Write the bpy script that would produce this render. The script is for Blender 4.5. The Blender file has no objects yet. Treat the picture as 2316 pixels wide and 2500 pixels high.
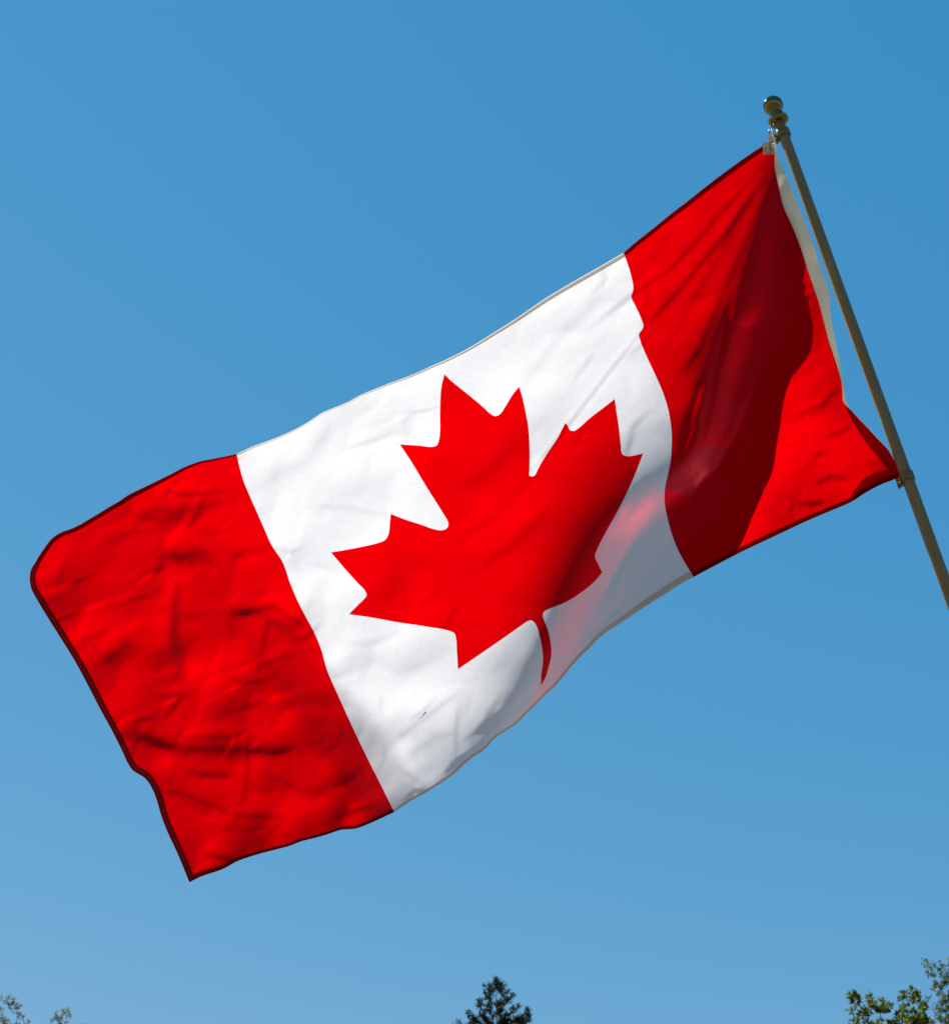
import bpy, bmesh, math, random
import numpy as np
from mathutils import Vector, Matrix, noise
from mathutils.geometry import delaunay_2d_cdt

sc = bpy.context.scene
COL = sc.collection
R = math.radians

# ------------------------------------------------------------------ camera, sky, sun, exposure
PITCH = R(35)
CAM_POS = Vector((0, 0, 1.6))
CAM_ROT = Matrix.Rotation(R(90) + PITCH, 3, 'X')
FPX = 1250 / math.tan(R(18))                 # focal length in pixels of the 2316 x 2500 photograph
cd = bpy.data.cameras.new('camera')
cam = bpy.data.objects.new('camera', cd); COL.objects.link(cam)
cam.location = CAM_POS; cam.rotation_euler = (R(90) + PITCH, 0, 0)
cd.sensor_fit = 'VERTICAL'; cd.sensor_height = 24; cd.lens = 12 / math.tan(R(18))
cd.clip_end = 3000; cd.clip_start = 0.05
cd.dof.use_dof = True; cd.dof.focus_distance = 3.45; cd.dof.aperture_fstop = 9
sc.camera = cam

SUN_C = Vector((-.42, .56, -.71)).normalized()    # towards the sun, in camera axes
SUN_W = CAM_ROT @ SUN_C
SUN_EL = math.asin(SUN_W.z); SUN_AZ = math.atan2(SUN_W.x, SUN_W.y)
world = bpy.data.worlds.new('World'); sc.world = world; world.use_nodes = True
wn = world.node_tree
sky = wn.nodes.new('ShaderNodeTexSky'); sky.sky_type = 'NISHITA'; sky.sun_disc = False
sky.sun_elevation = SUN_EL; sky.sun_rotation = SUN_AZ
sky.air_density = 1.0; sky.dust_density = 0.0; sky.ozone_density = 1.5
sep = wn.nodes.new('ShaderNodeSeparateColor'); comb = wn.nodes.new('ShaderNodeCombineColor')
wn.links.new(sky.outputs[0], sep.inputs[0])
for k, (e, a) in enumerate(((1.7, .245), (.60, 1.075), (.32, 2.15))):      # a clear, deep blue summer sky
    pw = wn.nodes.new('ShaderNodeMath'); pw.operation = 'POWER'; pw.inputs[1].default_value = e
    ml = wn.nodes.new('ShaderNodeMath'); ml.operation = 'MULTIPLY'; ml.inputs[1].default_value = a
    wn.links.new(sep.outputs[k], pw.inputs[0]); wn.links.new(pw.outputs[0], ml.inputs[0]); wn.links.new(ml.outputs[0], comb.inputs[k])
bg = wn.nodes['Background']; bg.inputs[1].default_value = 0.0577
wn.links.new(comb.outputs[0], bg.inputs[0])

sd = bpy.data.lights.new('sun', 'SUN'); sd.energy = 5.0; sd.angle = R(.53); sd.color = (1, .965, .91)
sun = bpy.data.objects.new('sun', sd); COL.objects.link(sun)
sun.rotation_euler = SUN_W.to_track_quat('Z', 'Y').to_euler()

sc.view_settings.view_transform = 'Standard'; sc.view_settings.look = 'None'
sc.view_settings.gamma = 1; sc.view_settings.use_curve_mapping = False
sc.view_settings.exposure = 1.6
sc.cycles.max_bounces = 12; sc.cycles.diffuse_bounces = 6; sc.cycles.transmission_bounces = 6
sc.cycles.sample_clamp_indirect = 4

# ------------------------------------------------------------------ helpers
def at(px, py, z):
    """world point at depth z (metres along the view axis) seen at pixel px, py of the photograph"""
    return CAM_POS + CAM_ROT @ Vector(((px - 1158) / FPX * z, -(py - 1250) / FPX * z, -z))

def at_np(P, z):
    P = np.asarray(P, float); z = np.asarray(z, float)
    C = np.stack([(P[:, 0] - 1158) / FPX * z, -(P[:, 1] - 1250) / FPX * z, -z], 1)
    return C @ np.array(CAM_ROT).T + np.array(CAM_POS)

def mesh_obj(name, verts, faces, mat, parent=None, smooth=True):
    me = bpy.data.meshes.new(name)
    me.from_pydata([tuple(map(float, v)) for v in verts], [], [tuple(map(int, f)) for f in faces])
    me.materials.append(mat); me.update()
    if smooth: me.polygons.foreach_set('use_smooth', [True] * len(me.polygons))
    o = bpy.data.objects.new(name, me); COL.objects.link(o)
    if parent:
        o.parent = parent; o.matrix_parent_inverse = Matrix.Translation(parent.location).inverted()
    return o

def empty(name, loc, label, cat, group=None):
    o = bpy.data.objects.new(name, None); COL.objects.link(o); o.location = loc
    o.empty_display_size = .1
    o['label'] = label; o['category'] = cat
    if group: o['group'] = group
    return o

class MB:
    def __init__(s): s.v = []; s.f = []
    def add(s, v, f):
        n = len(s.v); s.v += [tuple(x) for x in v]; s.f += [tuple(i + n for i in q) for q in f]
    def tube(s, pts, rad, n=8, cap=True):
        pts = [Vector(p) for p in pts]
        if not hasattr(rad, '__len__'): rad = [rad] * len(pts)
        ref = None; v = []; f = []
        for i, p in enumerate(pts):
            t = (pts[min(i + 1, len(pts) - 1)] - pts[max(i - 1, 0)]).normalized()
            if ref is None:
                ref = t.orthogonal().normalized()
            a = (ref - t * ref.dot(t)).normalized(); ref = a; b = t.cross(a)
            for k in range(n):
                w = 2 * math.pi * k / n
                v.append(p + (a * math.cos(w) + b * math.sin(w)) * rad[i])
        for i in range(len(pts) - 1):
            for k in range(n):
                f.append((i * n + k, i * n + (k + 1) % n, (i + 1) * n + (k + 1) % n, (i + 1) * n + k))
        if cap:
            f.append(tuple(range(n))[::-1]); f.append(tuple(range((len(pts) - 1) * n, len(pts) * n)))
        s.add(v, f)
    def lathe(s, base, axis, prof, n=40):
        axis = axis.normalized(); a = axis.orthogonal().normalized(); b = axis.cross(a); v = []; f = []
        for (h, r) in prof:
            for k in range(n):
                w = 2 * math.pi * k / n
                v.append(base + axis * h + (a * math.cos(w) + b * math.sin(w)) * max(r, 1e-5))
        for i in range(len(prof) - 1):
            for k in range(n):
                f.append((i * n + k, i * n + (k + 1) % n, (i + 1) * n + (k + 1) % n, (i + 1) * n + k))
        f.append(tuple(range(n))[::-1]); f.append(tuple(range((len(prof) - 1) * n, len(prof) * n)))
        s.add(v, f)
    def obj(s, name, mat, parent=None, smooth=True): return mesh_obj(name, s.v, s.f, mat, parent, smooth)

# ------------------------------------------------------------------ materials
def new_mat(name):
    m = bpy.data.materials.new(name); m.use_nodes = True
    nt = m.node_tree; nt.nodes.clear()
    out = nt.nodes.new('ShaderNodeOutputMaterial')
    return m, nt, out

def noise_colour(nt, col, scale, amount, detail=3, coord='Object', stretch=(1, 1, 1)):
    tc = nt.nodes.new('ShaderNodeTexCoord'); mp = nt.nodes.new('ShaderNodeMapping'); mp.inputs['Scale'].default_value = stretch
    n = nt.nodes.new('ShaderNodeTexNoise'); n.inputs['Scale'].default_value = scale; n.inputs['Detail'].default_value = detail
    nt.links.new(tc.outputs[coord], mp.inputs[0]); nt.links.new(mp.outputs[0], n.inputs['Vector'])
    mr = nt.nodes.new('ShaderNodeMapRange'); mr.inputs[1].default_value = .25; mr.inputs[2].default_value = .75
    mr.inputs[3].default_value = 1 - amount; mr.inputs[4].default_value = 1 + amount
    nt.links.new(n.outputs[0], mr.inputs[0])
    vm = nt.nodes.new('ShaderNodeVectorMath'); vm.operation = 'SCALE'; vm.inputs[0].default_value = col
    nt.links.new(mr.outputs[0], vm.inputs['Scale'])
    return vm.outputs[0], n

def cloth(name, col, tcol, trans, gloss=.10, rough=.42, grain=.07, sheer=0., scol=(1, 1, 1), sheen=(.9, .9, .9)):
    """woven nylon: reflects and lets light through"""
    m, nt, out = new_mat(name)
    c1, nz = noise_colour(nt, col, 300, grain, 2)
    c2, _ = noise_colour(nt, tcol, 300, grain, 2)
    d = nt.nodes.new('ShaderNodeBsdfDiffuse'); t = nt.nodes.new('ShaderNodeBsdfTranslucent')
    g = nt.nodes.new('ShaderNodeBsdfGlossy'); g.inputs['Roughness'].default_value = rough
    g.inputs['Color'].default_value = (*sheen, 1)
    nt.links.new(c1, d.inputs[0]); nt.links.new(c2, t.inputs[0])
    bp = nt.nodes.new('ShaderNodeBump'); bp.inputs['Strength'].default_value = .12; bp.inputs['Distance'].default_value = .0006
    nt.links.new(nz.outputs[0], bp.inputs['Height'])
    for b in (d, t, g): nt.links.new(bp.outputs[0], b.inputs['Normal'])
    mx = nt.nodes.new('ShaderNodeMixShader'); mx.inputs[0].default_value = trans
    nt.links.new(d.outputs[0], mx.inputs[1]); nt.links.new(t.outputs[0], mx.inputs[2])
    lw = nt.nodes.new('ShaderNodeLayerWeight'); lw.inputs[0].default_value = .5
    p3 = nt.nodes.new('ShaderNodeMath'); p3.operation = 'POWER'; p3.inputs[1].default_value = 2.6; nt.links.new(lw.outputs['Facing'], p3.inputs[0])
    ml = nt.nodes.new('ShaderNodeMath'); ml.operation = 'MULTIPLY'; ml.inputs[1].default_value = gloss
    nt.links.new(p3.outputs[0], ml.inputs[0])
    m2 = nt.nodes.new('ShaderNodeMixShader'); nt.links.new(ml.outputs[0], m2.inputs[0])
    nt.links.new(mx.outputs[0], m2.inputs[1]); nt.links.new(g.outputs[0], m2.inputs[2])
    if sheer:                                   # the open weave lets some light straight through, less at a slant
        tp = nt.nodes.new('ShaderNodeBsdfTransparent'); tp.inputs[0].default_value = (*scol, 1)
        l2 = nt.nodes.new('ShaderNodeLayerWeight'); l2.inputs[0].default_value = .5
        cb = nt.nodes.new('ShaderNodeMath'); cb.operation = 'POWER'; cb.inputs[1].default_value = 3
        mr = nt.nodes.new('ShaderNodeMapRange'); mr.inputs[3].default_value = sheer; mr.inputs[4].default_value = 0
        nt.links.new(l2.outputs['Facing'], cb.inputs[0]); nt.links.new(cb.outputs[0], mr.inputs[0])
        m3 = nt.nodes.new('ShaderNodeMixShader'); nt.links.new(mr.outputs[0], m3.inputs[0])
        nt.links.new(m2.outputs[0], m3.inputs[1]); nt.links.new(tp.outputs[0], m3.inputs[2]); m2 = m3
    nt.links.new(m2.outputs[0], out.inputs[0])
    return m

def solid(name, col, rough=.5, metal=0., scale=30, amount=.08, bump=0., stretch=(1, 1, 1), spec=.5):
    m, nt, out = new_mat(name)
    c, n = noise_colour(nt, col, scale, amount, 4, stretch=stretch)
    p = nt.nodes.new('ShaderNodeBsdfPrincipled'); nt.links.new(c, p.inputs['Base Color'])
    p.inputs['Roughness'].default_value = rough; p.inputs['Metallic'].default_value = metal; p.inputs['Specular IOR Level'].default_value = spec
    if bump:
        b = nt.nodes.new('ShaderNodeBump'); b.inputs['Strength'].default_value = bump; b.inputs['Distance'].default_value = .01
        nt.links.new(n.outputs[0], b.inputs['Height']); nt.links.new(b.outputs[0], p.inputs['Normal'])
    nt.links.new(p.outputs[0], out.inputs[0])
    return m

def leafy(name, col, tcol, trans=.4, scale=3., amount=.45):
    m, nt, out = new_mat(name)
    c, _ = noise_colour(nt, col, scale, amount, 3); c2, _ = noise_colour(nt, tcol, scale, amount, 3)
    d = nt.nodes.new('ShaderNodeBsdfDiffuse'); t = nt.nodes.new('ShaderNodeBsdfTranslucent')
    nt.links.new(c, d.inputs[0]); nt.links.new(c2, t.inputs[0])
    mx = nt.nodes.new('ShaderNodeMixShader'); mx.inputs[0].default_value = trans
    nt.links.new(d.outputs[0], mx.inputs[1]); nt.links.new(t.outputs[0], mx.inputs[2])
    nt.links.new(mx.outputs[0], out.inputs[0])
    return m

RED = cloth('red nylon', (.50, .0, .001), (.455, .0, .0005), .70, gloss=.52, rough=.42, grain=.12, sheer=.17, scol=(1, .0, .01), sheen=(.95, .09, .14))
WHITE = cloth('white nylon', (.70, .68, .70), (.535, .523, .528), .55, gloss=.40, rough=.45, grain=.07, sheer=.06)
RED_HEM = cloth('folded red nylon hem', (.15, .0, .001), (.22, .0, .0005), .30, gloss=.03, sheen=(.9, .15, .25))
WHITE_HEM = cloth('folded white nylon hem', (.58, .55, .49), (.62, .58, .52), .45, gloss=.03)
CANVAS = cloth('ivory canvas', (.66, .61, .46), (.55, .48, .34), .10, gloss=.02, rough=.7, grain=.06)
TAGM = cloth('label cloth', (.46, .42, .36), (.45, .40, .35), .25, gloss=.02, rough=.7)
THREAD = solid('stitch thread', (.42, .05, .05), .6)
THREAD_W = solid('pale stitch thread', (.45, .42, .36), .6)
INK = solid('label ink', (.05, .055, .04), .7)
CORD = solid('white cord', (.82, .82, .80), .6)
POLE = solid('pole with painted reflections', (.142, .120, .046), .30, 0., 60, .14, stretch=(1, 1, .1), spec=.35)  # dark olive base paints in the reflection of dark green surroundings
BRASS = solid('polished gold finial', (.19, .15, .052), .07, 1., 20, .08)  # gold darkened to stand in for dark surroundings missing from its reflections
RINGM = solid('olive plastic ring', (.085, .082, .022), .30)
WIRE = solid('dark steel wire', (.08, .09, .11), .3, .8)
CLIPM = solid('brass clip', (.55, .33, .12), .3, .8)
HOLE = solid('dark screw hole', (.01, .01, .01), .6)
LAWN = solid('mown lawn', (.046, .044, .018), .9, 0, 1.3, .35)
BARK = solid('grey brown bark', (.055, .042, .028), .9, 0, 14, .3, .6)
BIRCHB = solid('pale birch bark', (.12, .105, .085), .8, 0, 6, .3, .3)

# ------------------------------------------------------------------ the flag: its outline (photograph pixels)
TOP_R = [(1886, 343), (1860, 357.6), (1817.6, 385.7), (1770, 420), (1722.7, 456), (1680, 490), (1634.8, 524.7), (1585.5, 565), (1550, 593), (1521.4, 618)]
TOP_W = [(1521.4, 618), (1470, 648), (1400, 688), (1330, 730), (1260, 778), (1200, 816), (1141, 852), (1092, 877), (1054, 894), (1005, 916), (959, 933), (921, 948), (876, 967), (855, 979), (823, 993), (785, 1009), (757, 1028), (724, 1047), (690, 1063), (660, 1075), (614, 1092), (578, 1109)]
TOP_L = [(578, 1109), (550, 1115), (520, 1121), (489, 1127), (451, 1141), (414, 1160), (361, 1186), (311, 1211), (292, 1224), (273, 1235), (232, 1260), (183, 1288), (145, 1303), (126, 1317), (110, 1338), (95, 1360), (86, 1376)]
FLY = [(86, 1376), (78, 1389), (74, 1410), (77, 1434), (99, 1476), (141, 1544), (183, 1612), (213, 1667), (247, 1733), (276, 1786), (298, 1830), (315, 1866), (325, 1880), (339, 1889), (352, 1897), (363, 1909), (372, 1924), (380, 1942), (397, 1998), (414, 2040), (432, 2078), (448, 2116), (463, 2153)]
BOT_L = [(463, 2153), (492, 2139), (544, 2121), (579, 2102), (610, 2091), (640, 2082), (675, 2073), (705, 2065), (737, 2053), (769, 2045), (800, 2036), (834, 2025), (852, 2024), (869, 2022), (899, 2011), (930, 1997), (962, 1982)]
BOT_W = [(962, 1982), (1001, 1956), (1030, 1940), (1059.7, 1922), (1115, 1883), (1133, 1865), (1150.6, 1850.6), (1186, 1826), (1206, 1803.6), (1261, 1766), (1285, 1742), (1306.5, 1721), (1330, 1697), (1356, 1673), (1391.6, 1630), (1415, 1604), (1440, 1580), (1460, 1559), (1482.5, 1541), (1520, 1517), (1557, 1492), (1590, 1470), (1622, 1450), (1656, 1428), (1692, 1408)]
BOT_R = [(1692, 1408), (1739, 1383), (1803, 1349.6), (1850, 1327), (1898.6, 1304), (1978, 1267), (2030, 1245), (2078, 1224), (2112, 1202), (2145.5, 1184), (2181, 1170), (2199, 1163)]
HOIST = [(2199, 1163), (2193, 1143), (2185, 1128.6), (2165.4, 1096.7), (2137.5, 1067), (2110, 1037), (2082, 1007), (2057, 980), (2055, 958), (2053, 938), (2039, 885), (2021.7, 832), (2007.6, 776), (1995, 730), (1986.5, 706), (1972, 663.6), (1958, 618), (1933.7, 554.5), (1909, 498), (1898.6, 449), (1890, 410), (1889.5, 385), (1888.5, 362), (1886, 343)]
SEAM_R = [(1521.4, 618), (1530.5, 642), (1538.6, 668), (1545, 700.6), (1544, 712), (1540, 723), (1550, 746), (1566, 782), (1570, 796.4), (1566, 806), (1559, 816), (1563, 834), (1576, 866), (1598.7, 915), (1618, 960), (1631, 1002.6), (1638.6, 1054.5), (1639, 1080.5), (1636, 1126), (1628, 1165), (1623, 1187.7), (1621.5, 1226), (1628.6, 1265), (1638, 1300.6), (1654.5, 1343), (1674, 1379), (1692, 1408)]
SEAM_L = [(578, 1109), (586, 1144), (595, 1175), (614, 1220), (641, 1281), (664, 1332), (690, 1372), (709, 1425), (732, 1478), (750, 1512), (769, 1548), (785, 1588), (798, 1634), (830, 1708), (886, 1829), (938, 1933), (962, 1982)]
# the eleven-pointed leaf as the billowing cloth shows it; a True marks a sharp corner
LEAF = [(1084.5, 913.4, 1), (1098, 927), (1115, 941), (1141, 962), (1180, 994.5), (1197.7, 1011), (1209, 1016), (1220.5, 1010.7), (1232, 994.5), (1251, 963.6), (1267, 943.8, 1),
        (1274, 967), (1282, 1002.6), (1288.6, 1038), (1292, 1080.5), (1292.5, 1135.7), (1291.3, 1161, 1), (1298.4, 1163.3), (1305, 1160.7), (1309.7, 1152), (1319.5, 1132.5), (1335.7, 1106.5), (1361.7, 1067.5), (1374.7, 1041.6), (1379.5, 1032.3, 1),
        (1386, 1040), (1389.3, 1048.7), (1400.6, 1052), (1410.4, 1046.4), (1439.6, 1020.5), (1472, 996), (1500, 973.8, 1), (1504.5, 1005.8), (1509.4, 1038), (1515, 1087), (1517.5, 1106.5), (1524, 1112.5), (1556.5, 1110), (1569.5, 1106.3, 1),
        (1550, 1157), (1528, 1206.5), (1505, 1252), (1476, 1304), (1456.5, 1343), (1451.8, 1359), (1459.7, 1377), (1469.5, 1397.4, 1), (1453, 1417.5), (1427, 1440), (1381.8, 1469.5), (1339.6, 1487), (1327.5, 1493.5), (1324.5, 1502), (1328, 1515), (1338, 1541), (1344.3, 1573.4), (1345.3, 1600), (1339, 1628), (1333, 1650), (1319.8, 1674.7, 1),
        (1321, 1645), (1324.6, 1618), (1323.6, 1589), (1316.5, 1552), (1306.5, 1523), (1297, 1514.8), (1287, 1517), (1275, 1525), (1222, 1562.5), (1157, 1607), (1118, 1633.8, 1), (1115, 1591), (1112.7, 1556.8), (1109, 1546), (1098.7, 1540.8), (1042.4, 1530), (966.7, 1518.6), (910, 1508), (851.5, 1499.6, 1),
        (875.8, 1475), (889.5, 1461.5), (895, 1453), (892, 1444), (872, 1422), (838, 1384), (808, 1348.6, 1), (845.5, 1342.2), (883, 1335), (928.8, 1323.5), (940, 1318), (947.7, 1306), (951.5, 1278), (953.8, 1254.5, 1),
        (989, 1268.4), (1027, 1280.7), (1061, 1292.4), (1076.5, 1294.6), (1089, 1291), (1094.5, 1282), (1091.5, 1270), (1080.3, 1251.3), (1042.4, 1191), (1004.5, 1128.4), (976, 1085, 1), (1023.5, 1088), (1055, 1090.7), (1066, 1087), (1071.3, 1074), (1074, 1001.5), (1076.7, 948.5)]

def spline(pts, step=5.0, closed=False):
    """Catmull-Rom through pts, resampled at about `step` pixels"""
    P = [np.array(p[:2], float) for p in pts]; n = len(P); out = []
    for i in range(n if closed else n - 1):
        p1, p2 = P[i], P[(i + 1) % n]
        p0 = P[(i - 1) % n] if (closed or i > 0) else 2 * p1 - p2
        p3 = P[(i + 2) % n] if (closed or i + 2 < n) else 2 * p2 - p1
        L = np.linalg.norm(p2 - p1)
        d1 = max(np.linalg.norm(p1 - p0), 1e-6); d3 = max(np.linalg.norm(p3 - p2), 1e-6)
        m1 = ((p1 - p0) / d1 + (p2 - p1) / L); m1 = m1 / max(np.linalg.norm(m1), 1e-6) * L
        m2 = ((p2 - p1) / L + (p3 - p2) / d3); m2 = m2 / max(np.linalg.norm(m2), 1e-6) * L
        k = max(1, int(round(L / step)))
        for j in range(k):
            u = j / k
            out.append((2*u**3 - 3*u**2 + 1) * p1 + (u**3 - 2*u**2 + u) * m1 + (-2*u**3 + 3*u**2) * p2 + (u**3 - u**2) * m2)
    if not closed: out.append(P[-1])
    return np.array(out)

def leaf_outline(step=5.0):
    n = len(LEAF); cs = [i for i in range(n) if len(LEAF[i]) > 2]; out = []
    for a, b in zip(cs, cs[1:] + [cs[0] + n]):
        out.append(spline([LEAF[i % n] for i in range(a, b + 1)], step)[:-1])
    return np.concatenate(out)

def inside(poly, P):
    x, y = P[:, 0], P[:, 1]; r = np.zeros(len(P), bool)
    for (x1, y1), (x2, y2) in zip(poly, np.roll(poly, -1, 0)):
        c = (y1 > y) != (y2 > y)
        if c.any():
            xi = x1 + (y - y1) / (y2 - y1 if y2 != y1 else 1e-9) * (x2 - x1)
            r ^= c & (x < xi)
    return r

def seg_dist(P, line):
    """nearest distance of every point to a polyline, with the signed offset along each segment's normal"""
    best = np.full(len(P), 1e9); sgn = np.zeros(len(P)); par = np.zeros(len(P)); acc = 0
    line = [np.array(l, float) for l in line]
    tot = sum(np.linalg.norm(b - a) for a, b in zip(line, line[1:]))
    for a, b in zip(line, line[1:]):
        ab = b - a; L = np.linalg.norm(ab); u = np.clip(((P - a) @ ab) / (L * L), 0, 1)
        q = a + u[:, None] * ab; dd = np.linalg.norm(P - q, axis=1)
        nrm = np.array([-ab[1], ab[0]]) / L
        if nrm @ DVEC < 0: nrm = -nrm
        s = (P - q) @ nrm; k = dd < best
        best[k] = dd[k]; sgn[k] = s[k]; par[k] = (acc + u[k] * L) / tot; acc += L
    return best, sgn, par

# ------------------------------------------------------------------ the flag: its billow, as height (pixels) towards the camera
DVEC = np.array([.6, .8])
TQ = lambda P: (.6 * P[:, 0] + .8 * P[:, 1], .8 * P[:, 0] - .6 * P[:, 1])
RIDGE = np.array([(1895, 372), (1880, 450), (1852, 560), (1825, 690), (1780, 800), (1745, 880), (1722, 980), (1703, 1080), (1650, 1122), (1575, 1165), (1500, 1225), (1440, 1302), (1395, 1402), (1350, 1500), (1310, 1580), (1275, 1660), (1195, 1785), (1100, 1905), (1020, 1985), (950, 2070), (880, 2180), (760, 2300), (463, 2500)], float)
EDGE = np.array([(1930, 420), (1950, 490), (1950, 560), (1945, 620), (1945, 680), (1967, 748), (1962, 800), (1944, 880), (1920, 907), (1906, 939), (1895, 1039), (1882, 1130), (1856, 1218), (1822, 1286), (1796, 1342)], float)
SLOPE = SUN_C.z / -math.hypot(SUN_C.x, SUN_C.y)
def build_field():
    ts = np.arange(950, 2460, 4.); qs = np.arange(-1100, 1420, 6.)
    rt, rq = TQ(RIDGE); et, eq = TQ(EDGE)
    o = np.argsort(rq); T = np.interp(qs, rq[o], rt[o])
    o = np.argsort(eq); E = np.interp(qs, eq[o], et[o])
    W = E - T; k = qs < eq.min(); W[k] = np.interp(eq.min(), qs, W) + (eq.min() - qs[k]) * .05
    sm = lambda a, s: np.convolve(np.pad(a, 30, 'edge'), np.exp(-np.arange(-30, 31) ** 2 / (2. * s * s)) / np.exp(-np.arange(-30, 31) ** 2 / (2. * s * s)).sum(), 'valid')
    T = sm(T, 8.); W = sm(np.maximum(W, 25), 4.)
    G = np.zeros((len(qs), len(ts)))
    for i, q in enumerate(qs):
        u = T[i] - ts; tau = (ts - T[i]) / W[i]
        reach = np.interp(q, [-600, 0, 300, 700, 950, 1250], [60, 62, 72, 118, 95, 45])
        g0 = np.interp(q, [-900, -480, -330, 200, 800, 1250], [.47, .44, .24, .14, .16, .30])
        g = g0 + .05 * np.clip((ts - 1250) / 800, 0, 1) + (SLOPE - g0 - .05) * np.exp(-np.clip(u, 0, None) / reach)
        A = np.interp(q, [250, 650, 950, 1150], [.30, .22, .13, .07])
        k0 = .40; k1 = .60; up = np.clip(tau / k0, 0, 1); dn = np.clip((tau - k1) / (1 - k1), 0, 1)
        gs = SLOPE + A * np.where(tau < k0, 6 * up * (1 - up) / k0, -2 * dn / (1 - k1))
        ge = SLOPE - 2 * A / (1 - k1)
        g = np.where(tau > 0, gs, g)
        aq = np.interp(q, [980, 1110], [.42, .62]); aft = aq + (ge - aq) * np.exp(-(ts - T[i] - W[i]) / 60)
        g = np.where(tau > 1, aft, g)
        G[i] = g
    H = np.cumsum(G, 1) * 4.
    H -= H[:, :1]
    w = np.exp(-np.arange(-6, 7) ** 2 / (2 * 3.0 ** 2)); w /= w.sum()
    Hp = np.pad(H, ((6, 6), (0, 0)), 'edge')
    H = sum(w[j] * Hp[j:j + len(qs)] for j in range(13))
    return ts, qs, H
FT, FQ, FH = build_field()

def sample(P):
    t, q = TQ(P)
    a = np.clip((t - FT[0]) / 4., 0, len(FT) - 1.001); b = np.clip((q - FQ[0]) / 6., 0, len(FQ) - 1.001)
    i = a.astype(int); j = b.astype(int); a -= i; b -= j
    return (FH[j, i] * (1 - a) + FH[j, i + 1] * a) * (1 - b) + (FH[j + 1, i] * (1 - a) + FH[j + 1, i + 1] * a) * b

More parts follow.
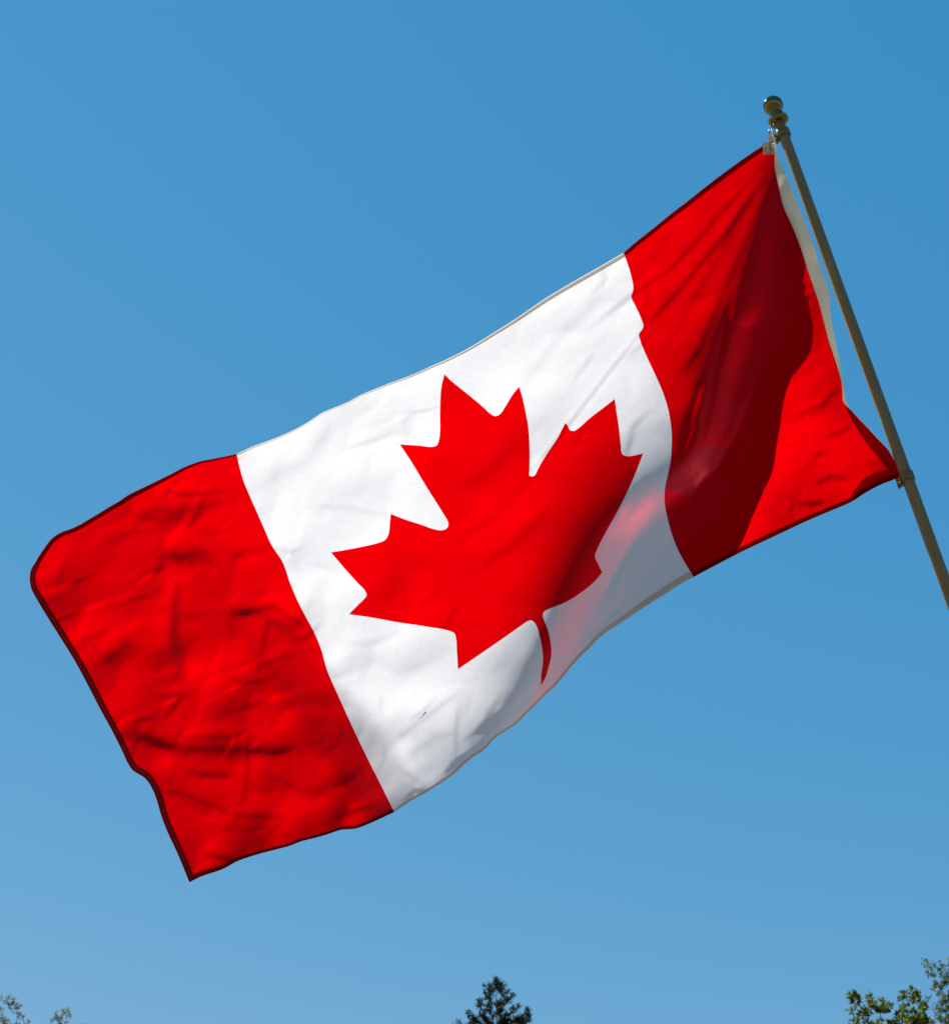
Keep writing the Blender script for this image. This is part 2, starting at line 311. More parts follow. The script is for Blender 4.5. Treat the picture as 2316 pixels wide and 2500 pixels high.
# wrinkles: (polyline, height slope, half width)
CREASES = [
 ([(444, 1150), (416, 1195), (430, 1207), (505, 1206), (552, 1196)], .55, 9), ([(497, 1213), (488, 1250), (463, 1286)], .5, 9),
 ([(325, 1262), (390, 1272), (455, 1266)], .35, 18), ([(395, 1350), (450, 1362), (500, 1330)], .28, 22),
 ([(290, 1478), (330, 1462), (386, 1454)], .35, 6), ([(512, 1309), (532, 1299), (556, 1293)], .45, 5),
 ([(435, 1415), (428, 1470), (424, 1553), (450, 1648)], .45, 13), ([(560, 1500), (625, 1490), (671, 1479), (709, 1508), (752, 1536)], .55, 10),
 ([(655, 1510), (648, 1550), (640, 1600)], .5, 11), ([(375, 1701), (444, 1698), (408, 1748)], .4, 10),
 ([(320, 1764), (350, 1757), (378, 1754)], .45, 7), ([(160, 1370), (146, 1420), (150, 1470)], .3, 15),
 ([(200, 1563), (232, 1556), (262, 1540)], .3, 10), ([(335, 1790), (380, 1812), (430, 1830)], .30, 20),
 ([(460, 1800), (520, 1798), (575, 1800), (602, 1840)], .34, 12), ([(606, 1790), (608, 1832), (665, 1838), (720, 1828)], .4, 10),
 ([(604, 1870), (600, 1924), (588, 1975)], .35, 12), ([(450, 1880), (510, 1893), (570, 1890)], .3, 16),
 ([(385, 1925), (466, 1946), (575, 1990), (700, 1995)], .25, 9), ([(840, 1990), (878, 1976), (920, 1968)], .4, 8),
 ([(500, 2080), (530, 2092), (565, 2098)], .35, 7), ([(560, 1360), (610, 1345), (660, 1340)], .3, 12), ([(330, 1350), (375, 1400), (395, 1440)], .28, 14),
 ([(250, 1330), (330, 1300), (420, 1290)], .25, 14), ([(540, 1620), (590, 1670), (600, 1720)], .2, 18), ([(660, 1900), (740, 1930), (800, 1935)], .22, 16),
 # broad soft folds of the free end
 ([(330, 1255), (440, 1250), (550, 1225)], 0.46, 26), ([(400, 1340), (460, 1375), (520, 1350)], 0.46, 32), ([(560, 1490), (640, 1500), (720, 1550)], 0.46, 26), ([(425, 1500), (430, 1600), (450, 1660)], 0.53, 24),
 ([(330, 1800), (450, 1830), (600, 1830), (720, 1820)], 0.53, 34), ([(170, 1420), (200, 1500)], 0.46, 30), ([(250, 1620), (330, 1560)], 0.40, 30), ([(620, 1620), (650, 1720)], 0.40, 30),
 # stretch folds fanning out of the upper hoist corner
 ([(1868, 400), (1760, 520), (1640, 655), (1541, 722), (1440, 800)], .42, 8), ([(1875, 420), (1780, 560), (1660, 705), (1563, 812)], .50, 8),
 ([(1563, 812), (1470, 930), (1386, 1040), (1290, 1160)], .55, 4), ([(1500, 690), (1360, 830), (1270, 950)], .14, 26),
 ([(1640, 560), (1600, 620), (1570, 650)], .22, 8), ([(1835, 470), (1740, 650), (1650, 800)], .18, 16), ([(1850, 520), (1790, 660), (1720, 820), (1690, 880)], .28, 9),
 ([(1876, 470), (1830, 620), (1790, 760)], .30, 7), ([(1882, 480), (1858, 560), (1835, 640)], .30, 5),
 # leaf and white field
 ([(1330, 1010), (1220, 1130), (1120, 1210)], .16, 30), ([(1350, 1230), (1250, 1330), (1170, 1390)], .2, 16), ([(1290, 1170), (1210, 1260), (1100, 1330)], .16, 14),
 ([(820, 1030), (750, 1120), (640, 1180)], .13, 26), ([(1000, 1000), (985, 1030), (1000, 1080)], .2, 12), ([(760, 1235), (850, 1240), (955, 1262)], .16, 8),
 ([(664, 1334), (710, 1350), (730, 1390)], .25, 7), ([(1120, 1690), (1060, 1735), (960, 1810)], .2, 10), ([(1000, 1850), (1060, 1800), (1110, 1790)], .12, 14),
 ([(960, 960), (1000, 1010), (1010, 1060)], .1, 22), ([(1020, 1170), (1090, 1100), (1100, 1040)], .1, 20), ([(900, 1600), (970, 1640), (1040, 1620)], .12, 20),
 ([(1310, 1660), (1240, 1730), (1130, 1810)], .3, 9), ([(1080, 1895), (1110, 1862), (1160, 1830)], .4, 8), ([(985, 1955), (1010, 1930), (1040, 1930)], .5, 6),
 # puckers beside the hoist
 ([(1990, 700), (1960, 695), (1935, 700)], 0.85, 5), ([(1985, 722), (1965, 728), (1945, 745)], 0.85, 5), ([(1968, 650), (1945, 648), (1930, 655)], 0.77, 5),
 ([(1955, 610), (1940, 612), (1930, 618)], 0.68, 4), ([(2048, 955), (2030, 962), (2010, 985), (1960, 1005)], 0.59, 6), ([(2030, 985), (1985, 1010), (1940, 1020)], 0.34, 10),
 ([(2080, 1040), (2040, 1060), (2010, 1065)], 0.42, 9), ([(2070, 1170), (2030, 1165), (1990, 1180)], 0.51, 9), ([(2010, 1225), (1975, 1232), (1950, 1225)], 0.68, 8),
 ([(1995, 1130), (1985, 1115), (2010, 1105)], 0.51, 10), ([(1935, 1262), (1928, 1250), (1932, 1230)], 0.51, 6),
]
# rounded folds inside the shaded hollow: (polyline, height, half width)
FOLDS = [([(1800, 690), (1760, 830), (1738, 930), (1720, 1030), (1700, 1130)], 10, 9), ([(1740, 870), (1708, 950), (1680, 1030), (1660, 1100)], 6, 8),
         ([(1880, 850), (1840, 960), (1800, 1060), (1752, 1150), (1700, 1190), (1645, 1212)], 10, 11), ([(1705, 1010), (1676, 1070), (1650, 1130)], 4, 7),
         ([(1600, 1140), (1540, 1230), (1490, 1330), (1440, 1440), (1400, 1560)], 5, 10), ([(1560, 1300), (1500, 1400), (1450, 1490)], 5, 9), ([(1520, 1470), (1485, 1500), (1440, 1560)], 4, 7),
         ([(1340, 1660), (1300, 1690), (1250, 1740)], 3, 6)]

# fine tension creases in the field, most of them along the pull from the upper hoist corner
_r = random.Random(23); TENSION = []
for _ in range(120):
    cx, cy = _r.uniform(150, 2050), _r.uniform(450, 2100)
    base = math.atan2(cy - 360, cx - 1890) if _r.random() < .6 else _r.uniform(0, math.pi)
    an = base + _r.gauss(0, .35); L = _r.uniform(25, 95); bend = _r.gauss(0, .18)
    pts = [(cx + math.cos(an - bend) * -L, cy + math.sin(an - bend) * -L), (cx, cy), (cx + math.cos(an + bend) * L, cy + math.sin(an + bend) * L)]
    TENSION.append((pts, _r.uniform(.10, .34), _r.uniform(3.0, 7.5)))
def height(P):
    P = np.asarray(P, float)
    h = sample(P)
    t, q = TQ(P)
    # broad billow of the whole cloth
    h = h + 46 * np.sin((q + 200) / 520.) + 30 * np.cos((q - .4 * t) / 330. + 1.) * np.clip((700 - q) / 600, 0, 1)
    # the bottom hoist corner reaches forward to its clip
    h = h + HCORNER * np.exp(-((P[:, 0] - 2200) ** 2 + (P[:, 1] - 1165) ** 2) / (2 * 190 ** 2))
    for line, a, w in CREASES:
        lo = np.min(np.array(line), 0) - 10 * w; hi = np.max(np.array(line), 0) + 10 * w
        k = np.where(((P > lo) & (P < hi)).all(1))[0]
        if len(k):
            r, s, par = seg_dist(P[k], line)
            fade = np.clip(np.minimum(par, 1 - par) * 5 + .25, 0, 1)
            a2 = a * (1.15 if line[0][0] < 800 else 1.0)
            h[k] += a2 * w * np.tanh(s / w) * np.exp(-r / (1.8 * w)) * fade
    for line, a, w in FOLDS:
        lo = np.min(np.array(line), 0) - 4 * w; hi = np.max(np.array(line), 0) + 4 * w
        k = np.where(((P > lo) & (P < hi)).all(1))[0]
        if len(k):
            r, s, par = seg_dist(P[k], line)
            h[k] += .75 * a * np.exp(-(r / (1.2 * w)) ** 2) * np.clip(np.minimum(par, 1 - par) * 3, 0, 1)
    # small crumples, stronger towards the free end
    amt = np.interp(q, [-950, -470, -330, -150, 600, 900, 1300], [.95, .85, .52, .38, .32, .55, .5])
    nn = np.empty(len(P)); fold = np.empty(len(P))
    for i in range(len(P)):
        x, y = t[i], q[i]
        wx = 26 * noise.noise((x / 130., y / 130., 5.5)); wy = 26 * noise.noise((x / 130., y / 130., 9.5))
        nn[i] = 20.0 * noise.noise(((x + wx) / 125., (y + wy) / 150., 3.1)) - 7.5 * abs(noise.noise(((x + wx) / 88., (y + wy) / 105., 7.7))) - 1.6 * abs(noise.noise(((x + wy) / 40., (y + wx) / 52., 2.7))) + .5 * noise.noise((x / 17., y / 24., 1.3))
    for line, a, w in TENSION:
        lo = np.min(np.array(line), 0) - 13 * w; hi = np.max(np.array(line), 0) + 13 * w
        k = np.where(((P > lo) & (P < hi)).all(1))[0]
        if len(k):
            r, s, par = seg_dist(P[k], line)
            h[k] += a * w * np.tanh(s / w) * np.exp(-r / (2.6 * w)) * np.clip(np.minimum(par, 1 - par) * 3, 0, 1)
    return h + nn * amt
HCORNER = 0.
KH = .00089                                  # metres per pixel of height
H0 = float(height(np.array([(1888., 365.)]))[0])
Z0 = 3.66
def zmap(h): return Z0 - KH * (h - H0)
HCORNER = ((Z0 - 3.285) / KH) - float(height(np.array([(2199., 1163.)]))[0] - H0)
print('hoist corner correction', HCORNER, 'fly z', zmap(height(np.array([(86., 1376.), (463., 2153.), (1100., 1300.), (1692., 1408.)]))))

# ------------------------------------------------------------------ the flag: mesh
flag = empty('flag', at(1888, 365, Z0), 'backlit red and white flag with a red maple leaf, billowing from the slim pole', 'flag')
S = 5.0
tr, tw, tl, fl, bl, bw, br, ho = [spline(x, S) for x in (TOP_R, TOP_W, TOP_L, FLY, BOT_L, BOT_W, BOT_R, HOIST)]
sr, sl = spline(SEAM_R, S), spline(SEAM_L, S)
lf = leaf_outline(4.0)
outline = np.concatenate([x[:-1] for x in (tr, tw, tl, fl, bl, bw, br, ho)])
poly_rr = np.concatenate([tr[:-1], sr[:-1], br[:-1], ho[:-1]])
poly_rl = np.concatenate([tl[:-1], fl[:-1], bl[:-1], sl[::-1][:-1]])

def cdt(lines_closed, lines_open, spacing, bound):
    pts = []; edges = []; idx = {}
    def vid(p):
        k = (round(p[0], 2), round(p[1], 2))
        if k not in idx: idx[k] = len(pts); pts.append(k)
        return idx[k]
    for L in lines_closed:
        ids = [vid(p) for p in L]; edges += [(a, b) for a, b in zip(ids, ids[1:] + ids[:1]) if a != b]
    for L in lines_open:
        ids = [vid(p) for p in L]; edges += [(a, b) for a, b in zip(ids, ids[1:]) if a != b]
    lo, hi = bound.min(0), bound.max(0)
    gx, gy = np.meshgrid(np.arange(lo[0], hi[0], spacing), np.arange(lo[1], hi[1], spacing * .866))
    gx = gx + (np.arange(gx.shape[0]) % 2)[:, None] * spacing / 2
    g = np.stack([gx.ravel(), gy.ravel()], 1); g = g[inside(bound, g)]
    cl = np.array(pts)                       # drop grid points that crowd the outlines
    cell = {}
    for p in cl: cell.setdefault((int(p[0] // 8), int(p[1] // 8)), []).append(p)
    keep = []
    for p in g:
        cx, cy = int(p[0] // 8), int(p[1] // 8)
        if all((p[0] - o[0]) ** 2 + (p[1] - o[1]) ** 2 > 9 for i in (-1, 0, 1) for j in (-1, 0, 1) for o in cell.get((cx + i, cy + j), ())): keep.append(p)
    allp = [Vector(p) for p in pts] + [Vector(p) for p in keep]
    v, e, f, *_ = delaunay_2d_cdt(allp, edges, [], 0, 1e-4)
    V = np.array([tuple(x) for x in v]); F = np.array([x for x in f if len(x) == 3])
    return V, F

V, F = cdt([outline, lf], [sr, sl], 6.0, outline)
cen = V[F].mean(1); ok = inside(outline, cen); F = F[ok]; cen = cen[ok]
W3 = at_np(V, zmap(height(V)))
fn = np.cross(W3[F[:, 1]] - W3[F[:, 0]], W3[F[:, 2]] - W3[F[:, 0]])
flip = (fn * (np.array(CAM_POS) - W3[F[:, 0]])).sum(1) < 0
F[flip] = F[flip][:, ::-1]; fn[flip] *= -1
VN = np.zeros_like(W3)
for k in range(3): np.add.at(VN, F[:, k], fn)
VN /= np.maximum(np.linalg.norm(VN, axis=1), 1e-12)[:, None]

def part_from(name, mask, mat, parent=flag):
    f = F[mask]; used = np.unique(f); remap = -np.ones(len(V), int); remap[used] = np.arange(len(used))
    o = mesh_obj(name, W3[used], remap[f], mat, parent)
    o.data.normals_split_custom_set_from_vertices([tuple(n) for n in VN[used]])
    return o
in_leaf = inside(lf, cen); in_rr = inside(poly_rr, cen); in_rl = inside(poly_rl, cen)
pr = part_from('red_panel', in_rr, RED); pr['label'] = 'red panel beside the pole, half in deep shadow'
pl = part_from('red_panel', in_rl, RED); pl['label'] = 'crumpled red panel at the free end'
pw = part_from('white_panel', ~(in_leaf | in_rr | in_rl), WHITE)
part_from('maple_leaf', in_leaf, RED)

def strip(name, line, width, off, mat, parent=flag, side=None, cols=4, out=.8, stitch=None):
    """a folded hem laid on the cloth along one edge; width in pixels, a number or a list along the edge"""
    n = len(line); wd = np.interp(np.linspace(0, 1, n), np.linspace(0, 1, len(width)), width) if hasattr(width, '__len__') else np.full(n, float(width))
    tg = np.gradient(line, axis=0); nr = np.stack([-tg[:, 1], tg[:, 0]], 1); nr /= np.linalg.norm(nr, axis=1)[:, None]
    w = np.ones(9) / 9
    nr = np.stack([np.convolve(np.pad(nr[:, k], 4, 'edge'), w, 'valid') for k in (0, 1)], 1); nr /= np.linalg.norm(nr, axis=1)[:, None]
    c = outline.mean(0)
    if ((c - line[n // 2]) @ nr[n // 2]) < 0: nr = -nr
    rows = [line + nr * (-out + (wd + out) * k / (cols - 1))[:, None] for k in range(cols)]
    P = np.concatenate(rows); h = height(P) + off
    h[:n] -= off * .5; h[-n:] -= off * .6
    faces = [(k * n + i, k * n + i + 1, (k + 1) * n + i + 1, (k + 1) * n + i) for k in range(cols - 1) for i in range(n - 1)]
    o = mesh_obj(name, at_np(P, zmap(h)), faces, mat, parent)
    if stitch:
        mb = MB()
        for fr in stitch[1]:
            Q = line + nr * (wd * fr)[:, None]; z = zmap(height(Q) + off + 1.6)
            pts = at_np(Q, z); d = np.concatenate([[0], np.cumsum(np.linalg.norm(np.diff(Q, axis=0), axis=1))])
            for s in np.arange(3, d[-1] - 3, stitch[2]):
                a = [np.interp(s, d, pts[:, k]) for k in range(3)]; b = [np.interp(s + stitch[2] * .55, d, pts[:, k]) for k in range(3)]
                mb.tube([a, b], .0005, 4)
        mb.obj('stitching', stitch[0], o)
    return o
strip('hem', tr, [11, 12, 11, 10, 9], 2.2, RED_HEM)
strip('hem', tw, [10, 10, 9, 7, 5, 4, 3, 2.5, 3, 4], 1.5, WHITE_HEM, stitch=(THREAD_W, (.75,), 9))
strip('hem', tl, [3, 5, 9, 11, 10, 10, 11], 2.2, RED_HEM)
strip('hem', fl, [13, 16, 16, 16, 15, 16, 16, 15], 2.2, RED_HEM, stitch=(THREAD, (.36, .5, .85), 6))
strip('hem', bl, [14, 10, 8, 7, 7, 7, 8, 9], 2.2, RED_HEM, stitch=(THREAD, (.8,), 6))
strip('hem', bw, [6, 6, 6, 5, 5, 7, 11, 15, 16], 2.0, WHITE_HEM, stitch=(THREAD_W, (.7,), 8))
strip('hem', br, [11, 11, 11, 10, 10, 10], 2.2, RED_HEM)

# canvas sleeve along the hoist: beside the red, then turned in behind it
SL_IN = [(1884, 346), (1887, 400), (1895, 449), (1904, 498), (1928, 554.5), (1952, 618), (1966, 663), (1980, 706), (1989, 733), (2001, 776), (2015, 832), (2032, 885), (2046, 938), (2052, 972), (2064, 1005), (2090, 1050), (2113, 1082), (2135, 1110), (2152, 1134)]
SL_OUT = [(1893, 350), (1901, 390), (1919, 431), (1938, 480), (1958, 530), (1974, 570), (1987.5, 610), (2002, 655), (2023.5, 722), (2025.5, 765), (2035, 816), (2045, 866), (2056, 924), (2065, 980), (2080, 1008), (2108, 1037), (2135, 1067), (2163, 1097), (2190, 1140)]
def ribbon(name, a, b, za, zb, mat, parent, n=90, cols=5):
    a, b = spline(a, 3), spline(b, 3)
    ra = np.stack([np.interp(np.linspace(0, 1, n), np.linspace(0, 1, len(a)), a[:, k]) for k in (0, 1)], 1)
    rb = np.stack([np.interp(np.linspace(0, 1, n), np.linspace(0, 1, len(b)), b[:, k]) for k in (0, 1)], 1)
    P = np.concatenate([ra + (rb - ra) * k / (cols - 1) for k in range(cols)])
    h = height(P); f = np.repeat(np.linspace(0, 1, cols), n)
    s = np.tile(np.linspace(0, 1, n), cols)
    h = h + za + (zb - za) * f + 4.6 * np.sin(s * 31 + 1.5 * np.sin(s * 17)) * f * np.interp(s, [0, .3, .75, 1], [0, 1, 1, 0])
    faces = [(k * n + i, k * n + i + 1, (k + 1) * n + i + 1, (k + 1) * n + i) for k in range(cols - 1) for i in range(n - 1)]
    return mesh_obj(name, at_np(P, zmap(h)), faces, mat, parent)
ribbon('hoist_sleeve', SL_IN, SL_OUT, -4, -6, CANVAS, flag)
def patch(name, poly, off, mat, parent, sp=7.):
    pl_ = spline(poly, 6, True); v, f = cdt([pl_], [], sp, pl_); f = f[inside(pl_, v[f].mean(1))]
    return mesh_obj(name, at_np(v, zmap(height(v) + off)), f, mat, parent)
patch('corner_patch', [(2153, 1130), (2136, 1139), (2115, 1149), (2098, 1162), (2083, 1182), (2070, 1203), (2076, 1219), (2112, 1198), (2145, 1180), (2181, 1166), (2190, 1160), (2184, 1140), (2170, 1125)], -6, CANVAS, flag)
# small weaver's label folded round the top corner, with its illegible print
TAG = [(1861, 349), (1869, 346), (1875, 351), (1884, 347), (1889, 353), (1889, 377), (1876, 376), (1862, 378)]
def flat_patch(name, poly, z, mat, parent, thick=.0008):
    top = [at(x, y, z) for x, y in poly]; bot = [at(x, y, z + thick) for x, y in poly]; n = len(poly)
    return mesh_obj(name, top + bot, [tuple(range(n)), tuple(range(2 * n - 1, n - 1, -1))] + [(i, (i + 1) % n, n + (i + 1) % n, n + i) for i in range(n)], mat, parent, False)
zt = zmap(float(height(np.array([(1875., 362.)]))[0])) - .014
tag = flat_patch('care_label', TAG, zt, TAGM, flag)
ink = MB()
for pts in ([(1876, 353), (1879, 352.5), (1880, 355), (1877, 356)], [(1876.5, 358), (1879.5, 357.5), (1880.5, 360), (1877.5, 360.5)], [(1877, 362), (1880, 361.5), (1881, 364), (1878, 364.6)], [(1878, 366), (1881.5, 365.4), (1881.5, 368)],
            [(1866.5, 366), (1868, 363)], [(1868, 361), (1871, 359)], [(1866, 370), (1867, 367)]):
    ink.tube([at(x, y, zt - .0006) for x, y in pts], .0006, 5)
ink.obj('print', INK, tag)
flat_patch('hanging_tab', [(1874, 335), (1881, 327), (1887, 331), (1888.5, 345), (1877, 345)], zt - .001, TAGM, flag)
cordb = MB()
cz = zt - .006
cordb.tube([at(x, y, cz) for x, y in [(1882.5, 314), (1885, 326), (1889, 338), (1892.5, 352), (1895.5, 364), (1894.5, 374), (1892.5, 386)]], .00135, 8)
cordb.tube([at(x, y, cz + .001) for x, y in [(1888, 346), (1889.3, 358), (1891.5, 368), (1893.5, 374)]], .0011, 8)
cordb.obj('hanging_cord', CORD, flag)
# the small tear in the white field
tear = MB(); tz = zmap(height(np.array([(1038.5, 1739.), (1024., 1755.)]))) - .0012
tp = [(1039.5, 1738, .0017), (1036, 1742.5, .0013), (1031, 1748, .0007), (1022, 1756, .0003)]
tear.tube([at(x, y, float(np.interp(i, [0, 3], tz))) for i, (x, y, r) in enumerate(tp)], [r for *_, r in tp], 6)
tear.obj('snag', INK, pw)

# ------------------------------------------------------------------ the pole
PA = at(1911, 327, 3.69); PB = at(2213, 1165, 3.27)
UP = (PA - PB).normalized()
s_ground = (0 - PA.z) / UP.z
base = PA + UP * s_ground
pole = empty('flagpole', base, 'slim flagpole, its dark reflections painted olive, with a gold ball top, leaning beside the flag', 'flagpole')
mb = MB(); mb.lathe(PA, UP, [(s_ground, .0124), (-.5, .0124), (-.1, .0124), (.0, .0122), (.046, .0120)], 40); mb.obj('pole_shaft', POLE, pole)
prof = [(.034, .0122), (.036, .0215), (.040, .0240), (.045, .0236), (.049, .0205), (.050, .0168), (.056, .0160), (.059, .0172), (.061, .0150), (.064, .0132)]
bc = .0875; br_ = .0236
for k in range(0, 25):
    a = -math.pi / 2 + math.pi * (k / 24)
    r = br_ * math.cos(a); hh = bc + br_ * math.sin(a)
    if hh > .066: prof.append((hh, r))
mb = MB(); mb.lathe(PA, UP, prof, 56); mb.obj('finial', BRASS, pole)
def clamp(P, r, toward):
    mb = MB()
    mb.lathe(P, UP, [(-.0105, .0128), (-.0105, r - .0012), (-.0085, r), (.0085, r), (.0105, r - .0012), (.0105, .0128)], 36)
    side = (toward - P); side = (side - UP * side.dot(UP)).normalized()
    c = P + side * (r + .002) - UP * .006
    ax = CAM_ROT @ Vector((0, 0, 1)); w = side.cross(UP)
    # lug with its screw
    v = []
    for a in (-.006, .006):
        for (x, y) in ((-.004, .010), (.005, .006), (.007, -.004), (.002, -.011), (-.004, -.009)):
            v.append(c + side * x + UP * y + w * a)
    mb.add(v, [(4, 3, 2, 1, 0), (5, 6, 7, 8, 9)] + [(i, (i + 1) % 5, 5 + (i + 1) % 5, 5 + i) for i in range(5)])
    o = mb.obj('ring', RINGM, pole)
    sm = MB(); fw = (CAM_POS - c).normalized()
    sm.lathe(c + fw * .004, fw, [(0, .0032), (.003, .0032), (.004, .0022), (.0042, .0)], 14); sm.obj('screw', CLIPM, o)
    return o, c
r1, c1 = clamp(PA, .0168, at(1890, 345, 3.69))
r2, c2 = clamp(PB, .0152, at(2195, 1180, 3.27))
hm = MB(); fw = (CAM_POS - PB).normalized(); hp = at(2216, 1181, 3.27) + fw * .0126
hm.lathe(hp - fw * .002, fw, [(0, .0028), (.0021, .0026), (.0022, 0)], 12); hm.obj('screw_hole', HOLE, r2)
# wire snap hook at the top, brass clip at the bottom
wz = 3.672
wm = MB()
wm.tube([at(x, y, wz) for x, y in [(1880.5, 305), (1879.8, 312), (1880.5, 320), (1882, 328), (1884.5, 334)]], .0009, 6)
wm.tube([at(x, y, wz - .004) for x, y in [(1887, 303), (1888.5, 312), (1891, 321), (1891.5, 330), (1889, 336)]], .0010, 6)
wm.tube([at(x, y, wz - .002) for x, y in [(1882.5, 312), (1884.5, 319), (1888, 328), (1891, 334), (1896, 338)]], .0011, 6)
wm.tube([at(x, y, wz) for x, y in [(1877, 314.5), (1876.4, 322), (1877.2, 327), (1880, 329.5)]], .0009, 6)
wm.tube([at(x, y, wz) for x, y in [(1879, 306), (1884, 304), (1888, 306)]], .0016, 6)
wm.obj('snap_hook', WIRE, pole)
cm = MB(); z3 = 3.268
def prism(mb, poly, z, th):
    t = [at(x, y, z) for x, y in poly]; b = [at(x, y, z + th) for x, y in poly]; n = len(poly)
    mb.add(t + b, [tuple(range(n)), tuple(range(2 * n - 1, n - 1, -1))] + [(i, (i + 1) % n, n + (i + 1) % n, n + i) for i in range(n)])
prism(cm, [(2184, 1168), (2195, 1164), (2206, 1167), (2203, 1183), (2198, 1182.5), (2194.5, 1195), (2192, 1193), (2187, 1178)], z3, .004)
cm.tube([at(x, y, z3 - .003) for x, y in [(2192, 1167), (2195, 1173), (2193, 1179), (2189, 1178)]], .0010, 6)
co = cm.obj('clip', CLIPM, pole)
gl = MB(); gl.lathe(at(2205, 1169, z3 - .004), fw, [(0, .003), (.002, .0026), (.003, .0012), (.0032, 0)], 14); gl.obj('glint', solid('bright rivet', (.9, .86, .7), .12, 1.), co)  # bright metal bead added to stand for the clip's glint

# ------------------------------------------------------------------ ground
gv = []; gf = []
mesh_obj('lawn', [(-1500, -1500, 0), (1500, -1500, 0), (1500, 1500, 0), (-1500, 1500, 0)], [(0, 1, 2, 3)], LAWN)['kind'] = 'structure'

# ------------------------------------------------------------------ trees
rng = random.Random(7)
def rv(): 
    while True:
        v = Vector((rng.uniform(-1, 1), rng.uniform(-1, 1), rng.uniform(-1, 1)))
        if .05 < v.length < 1: return v.normalized()
class Leaves(MB):
    def leaf(s, p, d, L, w, curl=.15):
        d = d.normalized(); a = d.cross(rv())
        if a.length < 1e-3: a = d.orthogonal()
        a.normalize(); n = d.cross(a)
        v = [p, p + d * L * .45 + a * w * .5 + n * curl * L * .3, p + d * L, p + d * L * .45 - a * w * .5 + n * curl * L * .3]
        s.add(v, [(0, 1, 2), (0, 2, 3)])
    def spray(s, p, q, n, L, w, spread):
        """leaves along a twig from p to q"""
        ax = (q - p)
        for i in range(n):
            u = (i + rng.random()) / n
            c = p + ax * u + rv() * spread * (1 - .55 * u) * rng.random()
            s.leaf(c, (ax.normalized() * .8 + rv() * .9 + Vector((0, 0, .1))), L * rng.uniform(.6, 1.2), w * rng.uniform(.6, 1.2))
    def needles(s, p, q, n, L, w):
        ax = q - p; an = ax.normalized()
        for i in range(n):
            u = (i + rng.random()) / n
            s.leaf(p + ax * u, an * 1.0 + rv() * .85, L * rng.uniform(.7, 1.2) * (1 - .35 * u), w, .02)

    def clump(s, c, rad, n, L, w, up=.3):
        """a loose tuft of leaves round c"""
        for i in range(n):
            d = rv(); p = c + d * rad * rng.random() ** .5
            s.leaf(p, d * .7 + rv() * .8 + Vector((0, 0, up)), L * rng.uniform(.55, 1.25), w * rng.uniform(.6, 1.2))

def blobs(scale, ox, oy, lst): return [(ox + a / scale, oy + b / scale, c / scale) for a, b, c in lst]

def tuft_tree(name, label, D, base_px, bl, leaf, per, mat, bark, kind, spread, low, up, tip=None):
    """trunk from the lawn, branches that fork from tuft to tuft, leaf tufts at the seen tips and a filled crown below"""
    mpp = D / FPX
    c = at(base_px[0], base_px[1], D); ground = Vector((c.x, c.y, 0)); H = c.z
    t = empty(name, ground, label, 'tree')
    tk = MB(); cr = Leaves(); L, w = leaf
    n = 10
    tk.tube([ground.lerp(c, i / n) + Vector((.05 * math.sin(2.1 * i), .05 * math.cos(1.7 * i), 0)) * (i < n) for i in range(n + 1)], [(.018 * H) * (1 - .93 * i / n) for i in range(n + 1)], 9)
    if tip: tk.tube([c, at(tip[0], tip[1], D)], [.00125 * H, .0005 * H], 6)
    P3 = [at(x, y, D + rng.uniform(-1, 1) * spread) for x, y, r in bl]
    for k, (x, y, r) in enumerate(bl):
        best = None; bd = 1e9
        for m, (x2, y2, r2) in enumerate(bl):
            if y2 > y + 6:
                dd = math.hypot(x2 - x, y2 - y) + (40 if abs(x2 - x) > 2.2 * (y2 - y) else 0)
                if dd < bd: bd = dd; best = P3[m]
        if best is None or y > 2484: best = c + (P3[k] - c) * .15
        if tip and y < 2484 and abs(x - tip[0]) > 12:                 # conifer boughs leave the leader and sweep up
            best = at(tip[0] + (x - tip[0]) * .12, min(2500, y + 6 + abs(x - tip[0]) * .55), D)
        d = P3[k] - best
        mid = best.lerp(P3[k], .5) + rv() * .12 * d.length - Vector((0, 0, .08 * d.length))
        th = .0022 + .0011 * max(0, (y - 2330) / 40.)
        tk.tube([best, mid, P3[k]], [th * 1.5 * D / 24, th * D / 24, th * .6 * D / 24], 5, False)
        rad = r * mpp
        cr.clump(P3[k], rad * .95, max(5, int(per * r * r)), L, w, up)
        if kind == 'needle':
            cr.needles(best.lerp(P3[k], .45), P3[k] + d * .12, max(8, int(per * r * 5)), L, w)
    for i in range(low):                                       # the rest of the crown, below the picture
        a = rng.uniform(0, 6.283); u = rng.random() ** .6; f = rng.random()
        if kind == 'needle':
            z = H * (.12 + .80 * f); R_ = (H - z) * .30 + .3; p = Vector((c.x + math.cos(a) * R_ * u, c.y + math.sin(a) * R_ * u, z + .1 * R_ * u))
            tk.tube([Vector((c.x, c.y, z - .2)), p], [.03, .008], 4, False)
            cr.needles(Vector((c.x, c.y, z - .2)).lerp(p, .3), p, 26, L * 2, w * 2)
        else:
            z = H * (.38 + .56 * f); R_ = H * .30 * math.sin(math.pi * min(1, .18 + .8 * f)) * u
            p = Vector((c.x + math.cos(a) * R_, c.y + math.sin(a) * R_, z))
            if i % 5 == 0: tk.tube([Vector((c.x, c.y, z * .72)), p], [.05, .008], 4, False)
            cr.clump(p, .34, 22, L * 1.4, w * 1.4, up)
    tk.obj('trunk', bark, t); cr.obj('crown', mat, t, False)

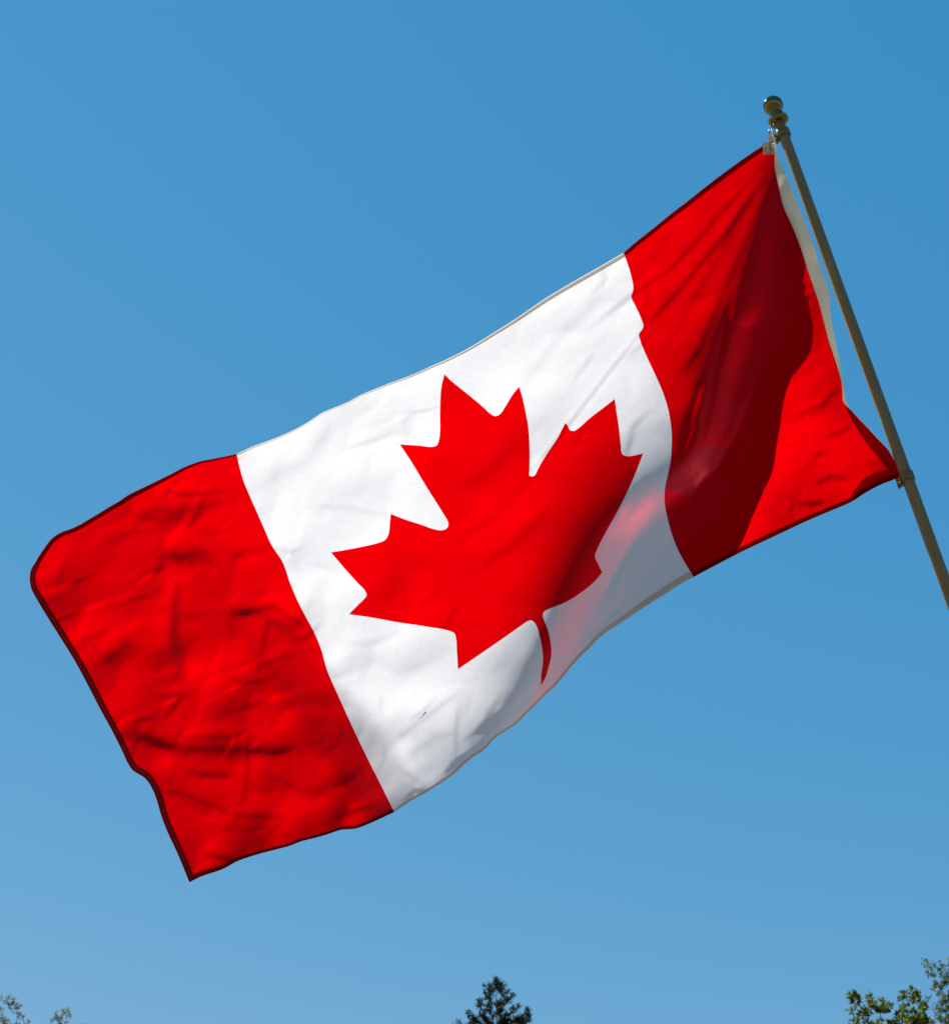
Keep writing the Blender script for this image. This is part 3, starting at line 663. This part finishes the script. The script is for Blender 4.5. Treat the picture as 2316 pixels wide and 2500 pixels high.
olive = leafy('olive green leaves', (.050, .068, .014), (.085, .105, .010), .42)
olive2 = leafy('fine green leaves', (.045, .058, .020), (.08, .095, .014), .42)
grey = leafy('haze paled leaves', (.12, .16, .13), (.14, .19, .12), .4, 2., .3)  # distance haze painted into the leaf colour, paler and greyer
dark = leafy('dark needles', (.022, .028, .014), (.03, .04, .012), .2, 2., .5)
CON = blobs(6.16, 1080, 2350, [(805, 275, 34), (800, 345, 52), (880, 320, 32), (940, 350, 22), (705, 350, 26), (640, 360, 20), (725, 420, 52), (860, 420, 62), (640, 470, 26), (690, 530, 54), (960, 465, 30), (1000, 430, 12), (560, 585, 36), (980, 580, 46), (1050, 510, 32), (700, 650, 46), (560, 670, 42), (850, 640, 70), (880, 720, 52), (690, 720, 44), (590, 790, 46), (1060, 720, 42), (1140, 680, 32), (1270, 735, 42), (1275, 800, 40), (960, 800, 42), (920, 850, 54), (760, 820, 36), (640, 870, 46), (395, 780, 32), (430, 840, 46), (500, 890, 46), (1180, 860, 54), (1120, 880, 46), (1280, 880, 46), (1000, 880, 36), (850, 780, 36), (240, 915, 26), (400, 740, 14), (700, 930, 70), (900, 940, 80), (1200, 940, 60), (450, 950, 60)])
OLV = blobs(6.16, 2016, 2300, [(410, 800, 50), (440, 870, 54), (370, 850, 34), (480, 890, 30), (650, 850, 38), (690, 930, 44), (740, 990, 54), (800, 1050, 34), (840, 890, 36), (880, 990, 54), (940, 960, 32), (570, 990, 20), (370, 1040, 16), (440, 1000, 20), (560, 1080, 54), (640, 1080, 44), (500, 1130, 34), (470, 1190, 34), (1170, 790, 44), (1140, 870, 34), (1310, 740, 44), (1340, 850, 62), (1390, 800, 34), (1230, 890, 30), (1150, 1010, 38), (1120, 1080, 54), (1200, 1080, 44), (1290, 1050, 34), (1440, 960, 44), (1460, 1040, 48), (1540, 870, 22), (1350, 1180, 84), (1450, 1190, 74), (1250, 1200, 54), (1100, 1200, 54), (820, 1200, 44), (930, 1220, 34), (400, 1220, 34), (600, 1220, 30), (1000, 1270, 60), (700, 1270, 60), (1530, 1240, 70)])
BIR = blobs(6.16, 2016, 2300, [(1490, 250, 26), (1540, 310, 32), (1590, 380, 36), (1570, 450, 40), (1500, 420, 22), (1470, 330, 20), (1630, 320, 28), (1690, 280, 22), (1740, 330, 22), (1690, 380, 32), (1760, 390, 24), (1720, 460, 40), (1800, 490, 44), (1640, 480, 32), (1560, 490, 22), (1770, 580, 54), (1830, 590, 44), (1720, 640, 44), (1650, 640, 38), (1600, 690, 22), (1700, 720, 34), (1660, 770, 28), (1620, 610, 28), (1750, 770, 24), (1830, 780, 44), (1790, 860, 54), (1720, 900, 44), (1690, 990, 48), (1760, 1020, 54), (1820, 950, 44), (1680, 1100, 44), (1740, 1150, 54), (1800, 1180, 54), (1830, 1090, 34), (1600, 910, 18), (1590, 1190, 34), (1840, 320, 22), (1840, 230, 16), (1900, 420, 60), (1930, 620, 70), (1930, 900, 80), (1900, 1150, 80)])
LEF = blobs(7.39, 0, 2380, [(150, 420, 40), (200, 360, 18), (120, 490, 36), (220, 500, 50), (260, 440, 22), (180, 580, 38), (330, 560, 46), (280, 620, 28), (30, 430, 22), (20, 640, 38), (40, 760, 50), (350, 700, 24), (400, 740, 36), (320, 760, 22), (150, 800, 22), (60, 850, 54), (130, 870, 34), (520, 860, 32), (1000, 760, 42), (1020, 680, 22), (1090, 780, 42), (1140, 700, 32), (1210, 660, 32), (1250, 740, 34), (1140, 620, 14), (1230, 610, 14), (950, 800, 32), (1110, 860, 34), (1180, 860, 20), (1480, 895, 24), (1590, 885, 20), (300, 930, 60), (800, 960, 50), (1100, 960, 60)])
tuft_tree('conifer', 'dark conifer tip with upswept branches rising at the bottom centre', 46., (1212, 2510), CON, (.13, .034), 1.0, dark, solid('dark conifer bark', (.035, .028, .022), .9, 0, 14, .3), 'needle', .3, 420, .9, (1211, 2400))
tuft_tree('broadleaf_tree', 'olive green broad leaved tree with loose leaf tufts at the lower right', 24., (2190, 2600), OLV, (.085, .050), .52, olive, BARK, 'leaf', .5, 330, .35)
tuft_tree('birch_tree', 'fine leaved birch rising higher at the right edge, above the tufted tree', 21., (2350, 2520), BIR, (.050, .024), .62, olive2, BARK, 'leaf', .5, 330, -.6)
tuft_tree('distant_tree', 'pale hazy grey green tree tufts at the lower left edge', 64., (90, 2620), LEF, (.13, .075), .85, grey, BARK, 'leaf', .8, 330, .2)
